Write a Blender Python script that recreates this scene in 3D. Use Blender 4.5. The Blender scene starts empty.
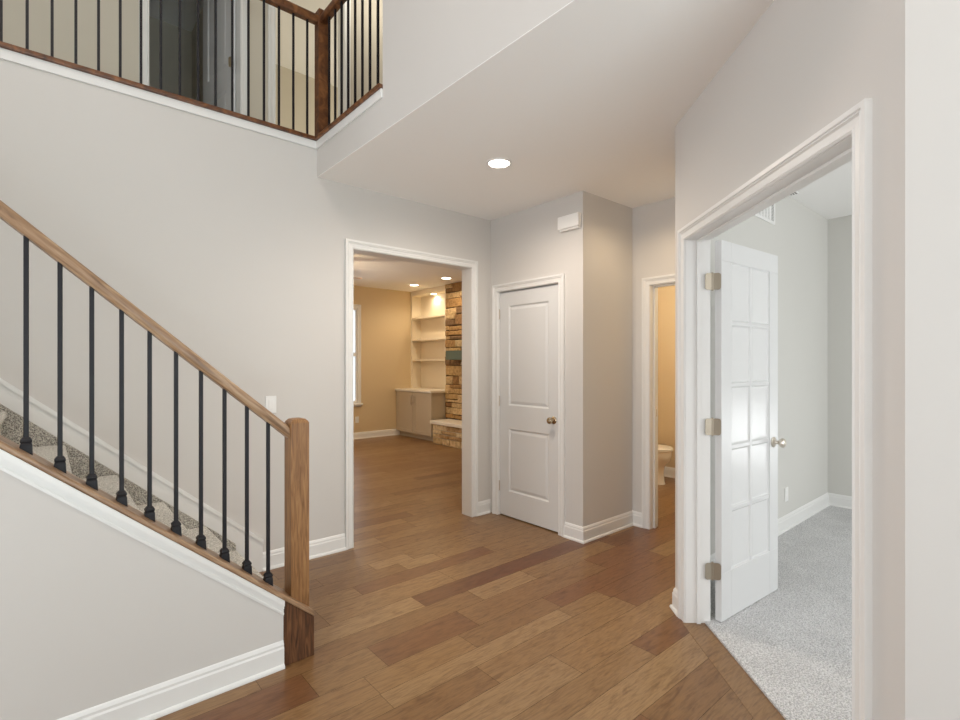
import bpy, bmesh, math, random
from mathutils import Vector, Matrix
random.seed(7)
SC = bpy.context.scene
COL = SC.collection

# ------------------------------------------------------------------ camera
F_PX, YAW, CAM_H = 505.18, 0.8603, 1.389
cd = bpy.data.cameras.new('camera'); cam = bpy.data.objects.new('camera', cd); COL.objects.link(cam)
cd.sensor_width = 36; cd.lens = F_PX / 960 * 36; cd.shift_y = 4.2 / 960; cd.clip_start = .02
cam.location = (0, 0, CAM_H); cam.rotation_euler = (math.pi / 2, 0, YAW - math.pi / 2)
SC.camera = cam
# ------------------------------------------------------------------ world, exposure
w = bpy.data.worlds.new('sky'); SC.world = w; w.use_nodes = True
w.node_tree.nodes['Background'].inputs[0].default_value = (.80, .90, 1, 1)
w.node_tree.nodes['Background'].inputs[1].default_value = 1.6
SC.view_settings.view_transform = 'Standard'; SC.view_settings.look = 'None'
SC.view_settings.gamma = 1; SC.view_settings.use_curve_mapping = False
SC.view_settings.exposure = 0.21
SC.cycles.max_bounces = 10; SC.cycles.diffuse_bounces = 7; SC.cycles.glossy_bounces = 3
SC.cycles.use_denoising = True; SC.cycles.sample_clamp_indirect = 6

def area(name, loc, look, sx, sy, power, col=(1, 1, 1), spread=180):
    l = bpy.data.lights.new(name, 'AREA'); l.shape = 'RECTANGLE'; l.size = sx; l.size_y = sy
    l.energy = power; l.color = col; l.spread = math.radians(spread)
    o = bpy.data.objects.new(name, l); COL.objects.link(o); o.location = loc
    o.rotation_euler = Vector(look).to_track_quat('-Z', 'Y').to_euler()
    return o
# fill panels added for the foyer and upper hall; daylight from the other rooms' windows
area('entry_floor_fill', (.2, -2.9, .3), (0, .25, 1), 2.0, 1.0, 124, (.81, .955, 1))  # added floor-level panel facing up, stands in for bounced daylight
area('foyer_top_fill', (-.6, .6, 5.40), (0, 0, -1), 1.0, 1.0, 29, (1, .80, .70))  # added overhead fill
area('foyer_left_fill', (-3.45, .9, 1.6), (1, -.12, .45), 2.2, 1.8, 112, (.88, .925, 1))  # added fill from the left for closet, angled wall and bulkhead
area('daylight_den_window', (5.72, -.38, .62), (-1, .12, 0),  .5, .6, 5, (.95, .98, 1))
area('daylight_den_front', (3.9, -3.50, 1.5), (0, 1, .05), 2.4, 1.9, 67, (.94, .975, 1))
area('daylight_patio_door', (2.3, 8.48, 1.25), (.05, -1, 0), 1.6, 2.0, 14, (.93, .96, 1))
area('daylight_bedroom_window', (3.9, 5.9, 4.3), (-1, 0, 0), 1.2, 1.3, 17, (1, .94, .80))
area('upper_hall_fill', (2.6, 4.1, 5.40), (0, 0, -1), .35, .35, 9, (1, .93, .80))  # unseen light added to brighten the upper hall

def spot(name, loc, power, col, size=2.4, rad=.05):
    l = bpy.data.lights.new(name, 'SPOT'); l.energy = power; l.color = col; l.spot_size = size; l.spot_blend = .74
    l.shadow_soft_size = rad
    o = bpy.data.objects.new(name, l); COL.objects.link(o); o.location = loc
    return o
def point(name, loc, power, col, rad=.08):
    l = bpy.data.lights.new(name, 'POINT'); l.energy = power; l.color = col; l.shadow_soft_size = rad
    o = bpy.data.objects.new(name, l); COL.objects.link(o); o.location = loc
    return o
spot('hall_fill_spot', (3.40, 1.98, 2.60), 7.5, (1, .76, .48), 3.0)  # added out of sight behind the angled wall, warms the hall
WARM = (1, .79, .53)
point('powder_room_light', (4.9, 2.3, 2.25), 29, (1, .95, .84), .12)

# ------------------------------------------------------------------ materials
def srgb(r, g, b):
    f = lambda c: (c / 255 / 12.92) if c / 255 <= .04045 else ((c / 255 + .055) / 1.055) ** 2.4
    return (f(r), f(g), f(b), 1)
def newmat(name):
    m = bpy.data.materials.new(name); m.use_nodes = True
    return m, m.node_tree.nodes, m.node_tree.links, m.node_tree.nodes['Principled BSDF']
def paint(name, c, rough=.6, bump=.02, scale=220, metal=0, spec=.5):
    m, N, L, P = newmat(name)
    P.inputs['Base Color'].default_value = c; P.inputs['Roughness'].default_value = rough
    P.inputs['Metallic'].default_value = metal; P.inputs['Specular IOR Level'].default_value = spec
    if bump:
        t = N.new('ShaderNodeTexCoord'); n = N.new('ShaderNodeTexNoise'); n.inputs['Scale'].default_value = scale
        b = N.new('ShaderNodeBump'); b.inputs['Strength'].default_value = bump; b.inputs['Distance'].default_value = .002
        L.new(t.outputs['Object'], n.inputs['Vector']); L.new(n.outputs['Fac'], b.inputs['Height'])
        L.new(b.outputs['Normal'], P.inputs['Normal'])
    return m
def ramp(N, stops):
    r = N.new('ShaderNodeValToRGB'); e = r.color_ramp.elements
    while len(e) > 1: e.remove(e[-1])
    e[0].position = stops[0][0]; e[0].color = stops[0][1]
    for p, c in stops[1:]:
        x = e.new(p); x.color = c
    return r
def wood(name, dark, mid, light, scl, rot=(0, 0, 0), rough=.38, contrast=.5):
    m, N, L, P = newmat(name)
    t = N.new('ShaderNodeTexCoord'); mp = N.new('ShaderNodeMapping'); mp.inputs['Rotation'].default_value = rot
    L.new(t.outputs['Object'], mp.inputs['Vector'])
    m2 = N.new('ShaderNodeMapping'); m2.inputs['Scale'].default_value = scl
    L.new(mp.outputs['Vector'], m2.inputs['Vector'])
    n = N.new('ShaderNodeTexNoise'); n.inputs['Scale'].default_value = 1; n.inputs['Detail'].default_value = 6
    n.inputs['Distortion'].default_value = 1.2; L.new(m2.outputs['Vector'], n.inputs['Vector'])
    r = ramp(N, [(.30, dark), (.5, mid), (.68, light)]); L.new(n.outputs['Fac'], r.inputs['Fac'])
    L.new(r.outputs['Color'], P.inputs['Base Color'])
    b = N.new('ShaderNodeBump'); b.inputs['Strength'].default_value = .15; b.inputs['Distance'].default_value = .001
    L.new(n.outputs['Fac'], b.inputs['Height']); L.new(b.outputs['Normal'], P.inputs['Normal'])
    P.inputs['Roughness'].default_value = rough
    return m
def carpet(name, a, b_, scale=260, strength=.9):
    m, N, L, P = newmat(name)
    t = N.new('ShaderNodeTexCoord')
    n = N.new('ShaderNodeTexNoise'); n.inputs['Scale'].default_value = scale; n.inputs['Detail'].default_value = 3
    big = N.new('ShaderNodeTexNoise'); big.inputs['Scale'].default_value = 5; big.inputs['Detail'].default_value = 1
    v = N.new('ShaderNodeTexVoronoi'); v.inputs['Scale'].default_value = scale * .55
    for x in (n, big, v): L.new(t.outputs['Object'], x.inputs['Vector'])
    r = ramp(N, [(.36, a), (.60, b_)]); L.new(n.outputs['Fac'], r.inputs['Fac'])
    r2 = ramp(N, [(.40, (.94, .94, .94, 1)), (.60, (1, 1, 1, 1))]); L.new(big.outputs['Fac'], r2.inputs['Fac'])
    mx = N.new('ShaderNodeMix'); mx.data_type = 'RGBA'; mx.blend_type = 'MULTIPLY'; mx.inputs[0].default_value = 1
    L.new(r.outputs['Color'], mx.inputs[6]); L.new(r2.outputs['Color'], mx.inputs[7])
    L.new(mx.outputs[2], P.inputs['Base Color'])
    ad = N.new('ShaderNodeMath'); ad.operation = 'ADD'; L.new(n.outputs['Fac'], ad.inputs[0]); L.new(v.outputs['Distance'], ad.inputs[1])
    b = N.new('ShaderNodeBump'); b.inputs['Strength'].default_value = strength; b.inputs['Distance'].default_value = .008
    L.new(ad.outputs[0], b.inputs['Height']); L.new(b.outputs['Normal'], P.inputs['Normal'])
    P.inputs['Roughness'].default_value = .95; P.inputs['Specular IOR Level'].default_value = .1
    return m
def emis(name, c, s):
    m, N, L, P = newmat(name)
    P.inputs['Base Color'].default_value = (.8, .8, .8, 1)
    P.inputs['Emission Color'].default_value = c; P.inputs['Emission Strength'].default_value = s
    return m

M = {}
M['wall'] = paint('wall_paint', srgb(213, 210, 206), .65, .04)
M['wall_den'] = paint('den_wall_paint', srgb(212, 211, 206), .65, .04)
M['ceil'] = paint('ceiling_paint', srgb(248, 247, 245), .8, .04)
M['wall_living'] = paint('living_wall_paint', srgb(214, 194, 158), .65, .04)
M['wall_up'] = paint('upper_wall_paint', srgb(206, 199, 184), .7, .04)
M['trim'] = paint('white_trim', srgb(234, 234, 232), .36, 0)
M['door'] = paint('white_door_paint', srgb(224, 225, 225), .30, 0)
M['door_gloss'] = paint('white_gloss_panel', srgb(228, 229, 229), .26, 0)
M['gap'] = paint('dark_gap', srgb(40, 32, 26), .9, 0)
M['iron'] = paint('black_iron', srgb(22, 19, 26), .5, .02, 300, .2)
M['nickel'] = paint('satin_nickel', srgb(214, 206, 194), .32, 0, 1, 1)
M['hinge'] = paint('hinge_metal', srgb(172, 162, 146), .42, 0, 1, .85)
M['bronze'] = paint('antique_brass', srgb(190, 175, 150), .25, 0, 1, 1)
M['plastic'] = paint('white_plastic', srgb(240, 240, 238), .35, 0)
M['screw'] = paint('slot_dark', srgb(70, 66, 60), .5, 0)
M['rail'] = wood('oak_rail', srgb(118, 90, 66), srgb(156, 124, 94), srgb(180, 152, 122), (5, 60, 60), (0, math.radians(-40.5), 0))
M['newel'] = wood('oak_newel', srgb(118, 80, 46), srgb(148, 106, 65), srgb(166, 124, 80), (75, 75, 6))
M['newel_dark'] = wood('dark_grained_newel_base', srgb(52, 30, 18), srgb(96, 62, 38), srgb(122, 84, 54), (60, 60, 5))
M['rail_up'] = wood('dark_oak_rail', srgb(72, 40, 20), srgb(108, 66, 36), srgb(138, 90, 52), (14, 14, 14))
M['carpet'] = carpet('grey_carpet', srgb(184, 184, 185), srgb(238, 238, 238), 150, 1.0)
M['carpet_stair'] = carpet('stair_carpet', srgb(176, 173, 164), srgb(244, 241, 233), 150, .9)
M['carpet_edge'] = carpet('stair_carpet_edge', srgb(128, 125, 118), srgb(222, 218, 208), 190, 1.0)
M['cab'] = paint('grey_cabinet_paint', srgb(196, 184, 164), .45, 0)
M['counter'] = paint('pale_counter', srgb(236, 230, 218), .3, 0)
M['shelf'] = paint('cream_shelf_paint', srgb(236, 226, 206), .45, 0)
M['mantel'] = paint('sage_green_paint', srgb(84, 96, 74), .5, .2, 40)
M['porcelain'] = paint('white_porcelain', srgb(240, 236, 226), .12, 0)
M['fan'] = wood('walnut_blade', srgb(90, 58, 34), srgb(120, 80, 50), srgb(140, 98, 64), (10, 10, 10))
M['lamp'] = emis('lit_lens', (1, .93, .80, 1), 14)
M['lamp_warm'] = emis('lit_warm_lens', (1, .88, .66, 1), 12)
def glassmat():
    m, N, L, P = newmat('window_glass')
    tr = N.new('ShaderNodeBsdfTransparent'); gl = N.new('ShaderNodeBsdfGlossy'); gl.inputs['Roughness'].default_value = .02
    fr = N.new('ShaderNodeFresnel'); fr.inputs['IOR'].default_value = 1.45
    mx = N.new('ShaderNodeMixShader'); L.new(fr.outputs[0], mx.inputs[0]); L.new(tr.outputs[0], mx.inputs[1]); L.new(gl.outputs[0], mx.inputs[2])
    L.new(mx.outputs[0], N['Material Output'].inputs['Surface'])
    return m
M['glass'] = glassmat()
def attr_wood(name, rough, grain=True):
    m, N, L, P = newmat(name)
    a = N.new('ShaderNodeAttribute'); a.attribute_name = 'Col'
    rn = N.new('ShaderNodeAttribute'); rn.attribute_name = 'Rnd'
    t = N.new('ShaderNodeTexCoord')
    mp = N.new('ShaderNodeMapping'); mp.inputs['Scale'].default_value = (3.5, 20, 1)
    L.new(t.outputs['Object'], mp.inputs['Vector'])
    ml = N.new('ShaderNodeMath'); ml.operation = 'MULTIPLY'; ml.inputs[1].default_value = 60
    L.new(rn.outputs['Fac'], ml.inputs[0])
    n = N.new('ShaderNodeTexNoise'); n.noise_dimensions = '4D'; n.inputs['Scale'].default_value = 1
    n.inputs['Detail'].default_value = 7; n.inputs['Roughness'].default_value = .62; n.inputs['Distortion'].default_value = 2.2
    L.new(mp.outputs['Vector'], n.inputs['Vector']); L.new(ml.outputs[0], n.inputs['W'])
    r = ramp(N, [(.26, (.50, .42, .36, 1)), (.40, (.84, .79, .74, 1)), (.50, (1, 1, .99, 1)), (.62, (1.03, 1.03, 1.02, 1)), (.74, (1.16, 1.15, 1.13, 1))])
    L.new(n.outputs['Fac'], r.inputs['Fac'])
    mp2 = N.new('ShaderNodeMapping'); mp2.inputs['Scale'].default_value = (14, 120, 1); L.new(t.outputs['Object'], mp2.inputs['Vector'])
    n2 = N.new('ShaderNodeTexNoise'); n2.noise_dimensions = '4D'; n2.inputs['Scale'].default_value = 1; n2.inputs['Detail'].default_value = 4
    n2.inputs['Distortion'].default_value = .8
    L.new(mp2.outputs['Vector'], n2.inputs['Vector']); L.new(ml.outputs[0], n2.inputs['W'])
    r2 = ramp(N, [(.34, (.76, .72, .68, 1)), (.50, (.98, .97, .96, 1)), (.62, (1.06, 1.06, 1.06, 1))]); L.new(n2.outputs['Fac'], r2.inputs['Fac'])
    mx = N.new('ShaderNodeMix'); mx.data_type = 'RGBA'; mx.blend_type = 'MULTIPLY'; mx.inputs[0].default_value = 1
    L.new(a.outputs['Color'], mx.inputs[6]); L.new(r.outputs['Color'], mx.inputs[7])
    mx2 = N.new('ShaderNodeMix'); mx2.data_type = 'RGBA'; mx2.blend_type = 'MULTIPLY'; mx2.inputs[0].default_value = 1
    L.new(mx.outputs[2], mx2.inputs[6]); L.new(r2.outputs['Color'], mx2.inputs[7])
    mk = N.new('ShaderNodeMapping'); mk.inputs['Scale'].default_value = (2.6, 5.2, 1); L.new(t.outputs['Object'], mk.inputs['Vector'])
    vo = N.new('ShaderNodeTexVoronoi'); vo.inputs['Scale'].default_value = 1; L.new(mk.outputs['Vector'], vo.inputs['Vector'])
    r3 = ramp(N, [(0, (.42, .34, .28, 1)), (.045, (.72, .64, .58, 1)), (.10, (1, 1, 1, 1))]); L.new(vo.outputs['Distance'], r3.inputs['Fac'])
    mx3 = N.new('ShaderNodeMix'); mx3.data_type = 'RGBA'; mx3.blend_type = 'MULTIPLY'; mx3.inputs[0].default_value = .75
    L.new(mx2.outputs[2], mx3.inputs[6]); L.new(r3.outputs['Color'], mx3.inputs[7])
    L.new(mx3.outputs[2], P.inputs['Base Color'])
    b = N.new('ShaderNodeBump'); b.inputs['Strength'].default_value = .12; b.inputs['Distance'].default_value = .001
    L.new(n2.outputs['Fac'], b.inputs['Height']); L.new(b.outputs['Normal'], P.inputs['Normal'])
    P.inputs['Roughness'].default_value = rough
    return m
M['plank'] = attr_wood('hickory_planks', .34)
def stone_mat():
    m, N, L, P = newmat('field_stone')
    a = N.new('ShaderNodeAttribute'); a.attribute_name = 'Col'
    t = N.new('ShaderNodeTexCoord'); n = N.new('ShaderNodeTexNoise'); n.inputs['Scale'].default_value = 22; n.inputs['Detail'].default_value = 6
    L.new(t.outputs['Object'], n.inputs['Vector'])
    r = ramp(N, [(.3, (.66, .6, .52, 1)), (.6, (1.1, 1.08, 1.04, 1))]); L.new(n.outputs['Fac'], r.inputs['Fac'])
    mx = N.new('ShaderNodeMix'); mx.data_type = 'RGBA'; mx.blend_type = 'MULTIPLY'; mx.inputs[0].default_value = 1
    L.new(a.outputs['Color'], mx.inputs[6]); L.new(r.outputs['Color'], mx.inputs[7]); L.new(mx.outputs[2], P.inputs['Base Color'])
    b = N.new('ShaderNodeBump'); b.inputs['Strength'].default_value = .8; b.inputs['Distance'].default_value = .02
    L.new(n.outputs['Fac'], b.inputs['Height']); L.new(b.outputs['Normal'], P.inputs['Normal'])
    P.inputs['Roughness'].default_value = .9
    return m
M['stone'] = stone_mat()

# ------------------------------------------------------------------ mesh helpers
class MB:
    def __init__(s): s.v = []; s.f = []; s.col = []; s.rnd = []
    def add(s, vs, fs, col=None, rnd=0):
        k = len(s.v); s.v += [tuple(v) for v in vs]
        for f in fs:
            s.f.append([i + k for i in f]); s.col.append(col); s.rnd.append(rnd)
        return s
    def box(s, x0, x1, y0, y1, z0, z1, T=None, col=None):
        vs = [(x, y, z) for z in (z0, z1) for y in (y0, y1) for x in (x0, x1)]
        if T: vs = [T(*v) for v in vs]
        return s.add(vs, [(0, 2, 3, 1), (4, 5, 7, 6), (0, 1, 5, 4), (1, 3, 7, 5), (3, 2, 6, 7), (2, 0, 4, 6)], col)
    def prism(s, pts, z0, z1, T=None):
        """pts: plan polygon, extruded z0..z1"""
        n = len(pts); vs = [(p[0], p[1], z0) for p in pts] + [(p[0], p[1], z1) for p in pts]
        if T: vs = [T(*v) for v in vs]
        return s.add(vs, [tuple(range(n))[::-1], tuple(range(n, 2 * n))] + [(i, (i + 1) % n, n + (i + 1) % n, n + i) for i in range(n)])
    def prism_y(s, pts, y0, y1):
        """pts: (x,z) outline extruded in y"""
        n = len(pts); vs = [(p[0], y0, p[1]) for p in pts] + [(p[0], y1, p[1]) for p in pts]
        return s.add(vs, [tuple(range(n)), tuple(range(n, 2 * n))[::-1]] + [(i, n + i, n + (i + 1) % n, (i + 1) % n) for i in range(n)])
    def loft(s, rings, cap=True, closed=True):
        n = len(rings[0]); vs = [p for r in rings for p in r]; fs = []
        for a in range(len(rings) - 1):
            for i in range(n if closed else n - 1):
                j = (i + 1) % n; fs.append((a * n + i, a * n + j, (a + 1) * n + j, (a + 1) * n + i))
        if cap: fs += [tuple(range(n))[::-1], tuple(range((len(rings) - 1) * n, len(rings) * n))]
        return s.add(vs, fs)
    def lathe(s, prof, c=(0, 0, 0), axis=(0, 0, 1), n=24):
        """prof: (radius, height along axis)"""
        a = Vector(axis).normalized(); u = a.orthogonal().normalized(); v = a.cross(u); c = Vector(c)
        rings = [[c + a * h + (u * math.cos(2 * math.pi * i / n) + v * math.sin(2 * math.pi * i / n)) * max(r, 1e-5) for i in range(n)] for r, h in prof]
        return s.loft(rings)
    def build(s, name, mat, parent=None, bevel=0, smooth=False, loc=None):
        me = bpy.data.meshes.new(name); me.from_pydata(s.v, [], s.f); me.materials.append(mat)
        bm = bmesh.new(); bm.from_mesh(me); bmesh.ops.recalc_face_normals(bm, faces=bm.faces); bm.to_mesh(me); bm.free()
        if any(c is not None for c in s.col):
            ca = me.color_attributes.new('Col', 'FLOAT_COLOR', 'CORNER'); ra = me.color_attributes.new('Rnd', 'FLOAT_COLOR', 'CORNER')
            for p in me.polygons:
                c = s.col[p.index] or (.5, .5, .5, 1); r = s.rnd[p.index]
                for li in p.loop_indices: ca.data[li].color = c; ra.data[li].color = (r, r, r, 1)
        if smooth:
            for p in me.polygons: p.use_smooth = True
        o = bpy.data.objects.new(name, me); COL.objects.link(o)
        if parent: o.parent = parent
        if loc: o.location = loc
        if bevel:
            b = o.modifiers.new('bevel', 'BEVEL'); b.width = bevel; b.segments = 2; b.limit_method = 'ANGLE'; b.angle_limit = math.radians(40)
        if smooth:
            e = o.modifiers.new('edges', 'EDGE_SPLIT'); e.split_angle = math.radians(42)
        return o
def frame(o, d, n, z=0):
    """local (s along wall, v out of the wall towards the viewer, z) -> world"""
    return lambda s, v, h: (o[0] + d[0] * s + n[0] * v, o[1] + d[1] * s + n[1] * v, z + h)
def struct(name, mb, mat, parent=None, **k):
    o = mb.build(name, mat, parent, **k)
    if not parent: o['kind'] = 'structure'
    return o
def thing(name, label, cat, loc=(0, 0, 0), rz=0, group=None):
    o = bpy.data.objects.new(name, None); o.empty_display_size = .05; COL.objects.link(o)
    o.location = loc; o.rotation_euler = (0, 0, rz); o['label'] = label; o['category'] = cat
    if group: o['group'] = group
    return o
def sthing(name, loc=(0, 0, 0), rz=0):
    o = bpy.data.objects.new(name, None); o.empty_display_size = .05; COL.objects.link(o)
    o.location = loc; o.rotation_euler = (0, 0, rz); o['kind'] = 'structure'
    return o
def tag(o, label, cat, group=None):
    o['label'] = label; o['category'] = cat
    if group: o['group'] = group
    return o
def copy_tree(o, parent=None):
    c = o.copy(); COL.objects.link(c)
    if parent: c.parent = parent
    for ch in list(o.children): copy_tree(ch, c)
    return c

# ------------------------------------------------------------------ plan (metres)
YA, YB = 3.535, 3.655            # long back wall: foyer face, living-room face
ZC, ZU = 2.74, 3.02              # low ceiling, upper floor
ZT = 5.46                        # two-storey ceiling
XB = 1.489                       # edge of the upper floor
XC, YC = 3.173, 2.458            # closet box corner
XP = 3.858                       # powder-room wall
D0 = Vector((2.7302, 1.4731)); DD = Vector((-.6655, -.7464)); NB = Vector((.7464, -.6655))  # angled den wall
D0 = D0 + DD * .030
D1 = D0 + DD * 1.584
XR = D1.x
XL, YF = -3.6, -3.6
YLF, ZL = 8.6, 2.84              # living room far wall, ceiling
XLR = 5.80
YD = 1.54; XD = 5.82             # den back wall, far wall

# ------------------------------------------------------------------ floor planks
PC = [srgb(141, 110, 75), srgb(134, 102, 67), srgb(136, 105, 70), srgb(126, 93, 60), srgb(130, 97, 63), srgb(115, 80, 52), srgb(144, 114, 80)]
WT = [4, 4, 4, 3, 3, 1.2, 2]
fm = MB(); G = .0007
def plank(x0, x1, y0, y1, c=None):
    c = c or random.choices(PC, WT)[0]
    k = random.uniform(.96, 1.04); c = tuple(v * k for v in c[:3]) + (1,)
    fm.add([(x0 + G, y0 + G, 0), (x1 - G, y0 + G, 0), (x1 - G, y1 - G, 0), (x0 + G, y1 - G, 0)], [(0, 1, 2, 3)], c, random.random())
LT, TN, MD, BR, DK = srgb(144, 114, 79), srgb(137, 105, 69), srgb(128, 95, 61), srgb(118, 80, 50), srgb(104, 66, 40)
# rows whose joints the photograph shows: (y0, y1, [(x_end, colour) ...] from x=XL)
seen = [
 (2.905, 3.04, [(.6, TN), (1.86, MD), (2.155, LT), (3.3, TN)]),
 (2.765, 2.905, [(.9, MD), (1.45, TN), (2.52, BR), (3.6, TN)]),
 (2.555, 2.765, [(.5, TN), (1.15, MD), (2.0, TN), (3.4, TN)]),
 (2.400, 2.555, [(.3, MD), (1.655, LT), (3.45, DK)]),
 (2.240, 2.400, [(.7, TN), (1.96, MD), (2.42, LT), (3.3, TN), (4.4, BR)]),
 (2.038, 2.240, [(-.2, MD), (.868, BR), (1.197, TN), (1.75, BR), (2.9, MD), (4.2, BR)]),
 (1.885, 2.038, [(-.3, TN), (1.07, TN), (1.605, TN), (2.24, MD), (3.4, BR)]),
 (1.770, 1.885, [(.3, MD), (1.067, TN), (2.2, LT), (2.555, TN), (3.6, BR)]),
 (1.610, 1.770, [(.55, TN), (1.5, MD), (2.575, TN), (3.3, BR)]),
 (1.418, 1.610, [(.2, TN), (1.0, TN), (1.83, LT), (3.2, TN)]),
 (1.275, 1.418, [(.6, MD), (1.3, TN), (2.208, TN), (3.0, BR)]),
 (1.105, 1.275, [(.9, TN), (2.6, LT)]),
 (.940, 1.105, [(.5, TN), (1.30, MD), (1.79, BR), (2.7, MD)]),
]
for y0, y1, segs in seen:
    x = XL
    while x < segs[0][0] - 1.2: plank(x, x + .8, y0, y1); x += .8
    for xe, c in segs: plank(x, xe, y0, y1, c); x = xe
    while x < 5.95:
        xe = x + random.uniform(.4, 1.5); plank(x, min(xe, 6), y0, y1); x = xe
def fill(ya, yb):
    y = ya
    while y < yb - .01:
        h = random.choice([.125, .155, .155]); y1 = min(y + h, yb)
        x = XL - random.uniform(0, 1)
        while x < 5.95:
            xe = x + random.choice([.35, .6, .9, 1.2, 1.5]) * random.uniform(.85, 1.15)
            plank(max(x, XL - .1), min(xe, 6), y, y1); x = xe
        y = y1
fill(YF - .1, .940); fill(3.04, YLF + .05)
fl = struct('floor', fm, M['plank'])
sub = MB().box(XL - .1, 6.1, YF - .2, YLF + .1, -.06, -.002); struct('floor', sub, M['gap'], fl)

# border board and den carpet
FD = frame(D0, DD, -NB)          # v>0 towards the foyer
bb = MB()
vs = [FD(.145, .02, .0012), FD(1.418, .02, .0012), FD(1.418, -.1, .0012), FD(.145, -.1, .0012)]
bb.add(vs, [(0, 1, 2, 3)], TN, .3)
bb.add([(v[0], v[1], .0002) for v in vs] + vs, [(0, 1, 5, 4), (1, 2, 6, 5), (2, 3, 7, 6), (3, 0, 4, 7)], BR, .3)
struct('trim_1', bb, M['plank'])
ca = MB(); a, b = FD(-.12, -.1, 0), FD(1.75, -.1, 0)
pts = [(a[0], a[1]), (b[0], b[1]), (b[0], YF), (XD, YF), (XD, YD + .02), (a[0] + .05, YD + .02)]
ca.prism(pts, .0005, .012)
struct('floor_den', ca, M['carpet'])

# ------------------------------------------------------------------ walls
def wallrun(mb, T, s0, s1, z0, z1, th, opens=()):
    """wall with its face at v=0 and body at v<0; opens: (s0,s1,z0,z1)"""
    cur = s0
    for a, b, h0, h1 in sorted(opens):
        mb.box(cur, a, -th, 0, z0, z1, T)
        if h0 > z0: mb.box(a, b, -th, 0, z0, h0, T)
        if h1 < z1: mb.box(a, b, -th, 0, h1, z1, T)
        cur = b
    mb.box(cur, s1, -th, 0, z0, z1, T)
TH = .12
OA = (1.760, 2.945, 2.274)       # cased opening
CDO = (2.692, 3.438, 2.064)      # closet door, in y
PDO = (1.640, 2.299, 2.062)      # powder door, in y
DNO = (.145, 1.418, 2.066)       # den opening, along DD
TA = frame((0, YA), (1, 0), (0, -1))
m = MB(); wallrun(m, TA, XL - .12, XC + .12, 0, ZC, TH, [(OA[0], OA[1], 0, OA[2])])
m.box(XL - .12, XB + .12, YA, YB, ZC, ZU - .03)
struct('wall_back', m, M['wall'])
# living-room side skin of that wall
m = MB(); TL = frame((0, YB), (1, 0), (0, 1)); wallrun(m, TL, .4, 5.9, 0, ZL, .0, [])
m = MB()
m.box(.4, OA[0], YB, YB + .01, 0, ZL); m.box(OA[0], OA[1], YB, YB + .01, OA[2], ZL); m.box(OA[1], 3.9, YB, YB + .01, 0, ZL); m.box(3.89, 3.9, YB + .01, 3.79, 0, ZL); m.box(3.9, XLR + .1, 3.78, 3.79, 0, ZL)
struct('wall_living_front', m, M['wall_living'])
TC = frame((XC, 0), (0, 1), (-1, 0))
m = MB(); wallrun(m, TC, YC, YA, 0, ZC, TH, [(CDO[0], CDO[1], 0, CDO[2])])
m.box(XC + TH, XC + TH + .02, YC + .1, YA, 0, ZC)
struct('wall_closet', m, M['wall'])
TH1 = frame((0, YC), (1, 0), (0, -1))
m = MB(); wallrun(m, TH1, XC + TH, XP + TH, 0, ZC, .10)
struct('wall_hall_left', m, M['wall'])
TP = frame((XP, 0), (0, 1), (-1, 0))
m = MB(); wallrun(m, TP, 1.58, YC, 0, ZC, TH, [(PDO[0], PDO[1], 0, PDO[2])])
struct('wall_hall_end', m, M['wall'])
# hall wall shared with the den, chamfered at the corner
m = MB()
c2 = (2.985, 1.595)
m.prism([tuple(D0), c2, (XP + .02, 1.595), (XP + .02, YD), (2.93, YD), (2.80, 1.371)], 0, ZC + .1)
m.prism([(XP, 1.585), (XD, 1.585), (XD, YD), (XP, YD)], 0, ZC + .1)
struct('wall_hall_right', m, M['wall'])
m = MB(); wallrun(m, FD, 0, 1.584, 0, ZC + .1, TH, [(DNO[0], DNO[1], 0, DNO[2])])
struct('wall_diagonal', m, M['wall'])
m = MB(); m.box(XR, XR + TH, YF, D1.y, 0, ZC + .1)
struct('wall_right', m, M['wall'])
m = MB(); m.box(XL - .12, XL, YF - .12, YB, 0, ZT)
struct('wall_left', m, M['wall'])
m = MB(); m.box(XL - .12, XD + .1, YF - .12, YF, 0, ZT)
struct('wall_front', m, M['wall'])
# den: back wall skin and far wall
m = MB(); m.prism([(D0.x + .22, YD - .006), (XD, YD - .006), (XD, YD), (D0.x + .22, YD)], 0, 2.81)
struct('wall_den_left', m, M['wall_den'])
m = MB(); m.box(XD, XD + .1, YF, YD + .1, 0, 2.9)
struct('wall_den_back', m, M['wall_den'])
m = MB(); m.prism([(XR + .06, YF), (XD, YF), (XD, YD), (2.93, YD), (2.80, 1.38), (XR + .15, .2)], 2.81, 2.84)
struct('ceiling_den', m, M['ceil'])
# powder room
m = MB(); m.box(5.83, 5.93, 1.60, 3.8, 0, 2.7); struct('wall_powder_back', m, M['wall_living'])
m = MB(); m.box(XP + TH, 5.93, 3.70, 3.78, 0, 2.7); struct('wall_powder_left', m, M['wall_living'])
m = MB(); m.box(XP + TH, XP + TH + .01, PDO[1], 3.7, 0, 2.7); m.box(XP + TH, 5.83, 1.585, 1.60, 0, 2.7); struct('wall_powder_front', m, M['wall_living'])
m = MB(); m.box(XP + .02, 5.93, 1.60, 3.78, 2.7, ZC); struct('ceiling_powder', m, M['ceil'])
# foyer low ceiling
m = MB()
m.prism([(XB, YF), (XR + .05, YF), (XR + .05, D1.y), (D0.x + .02, D0.y), (2.985, 1.575), (XP + .1, 1.575), (XP + .1, YC + .05), (XC + .1, YC + .05), (XC + .1, YA), (XB, YA + .0)], ZC, ZC + .0038)
struct('ceiling', m, M['ceil'])
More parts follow.
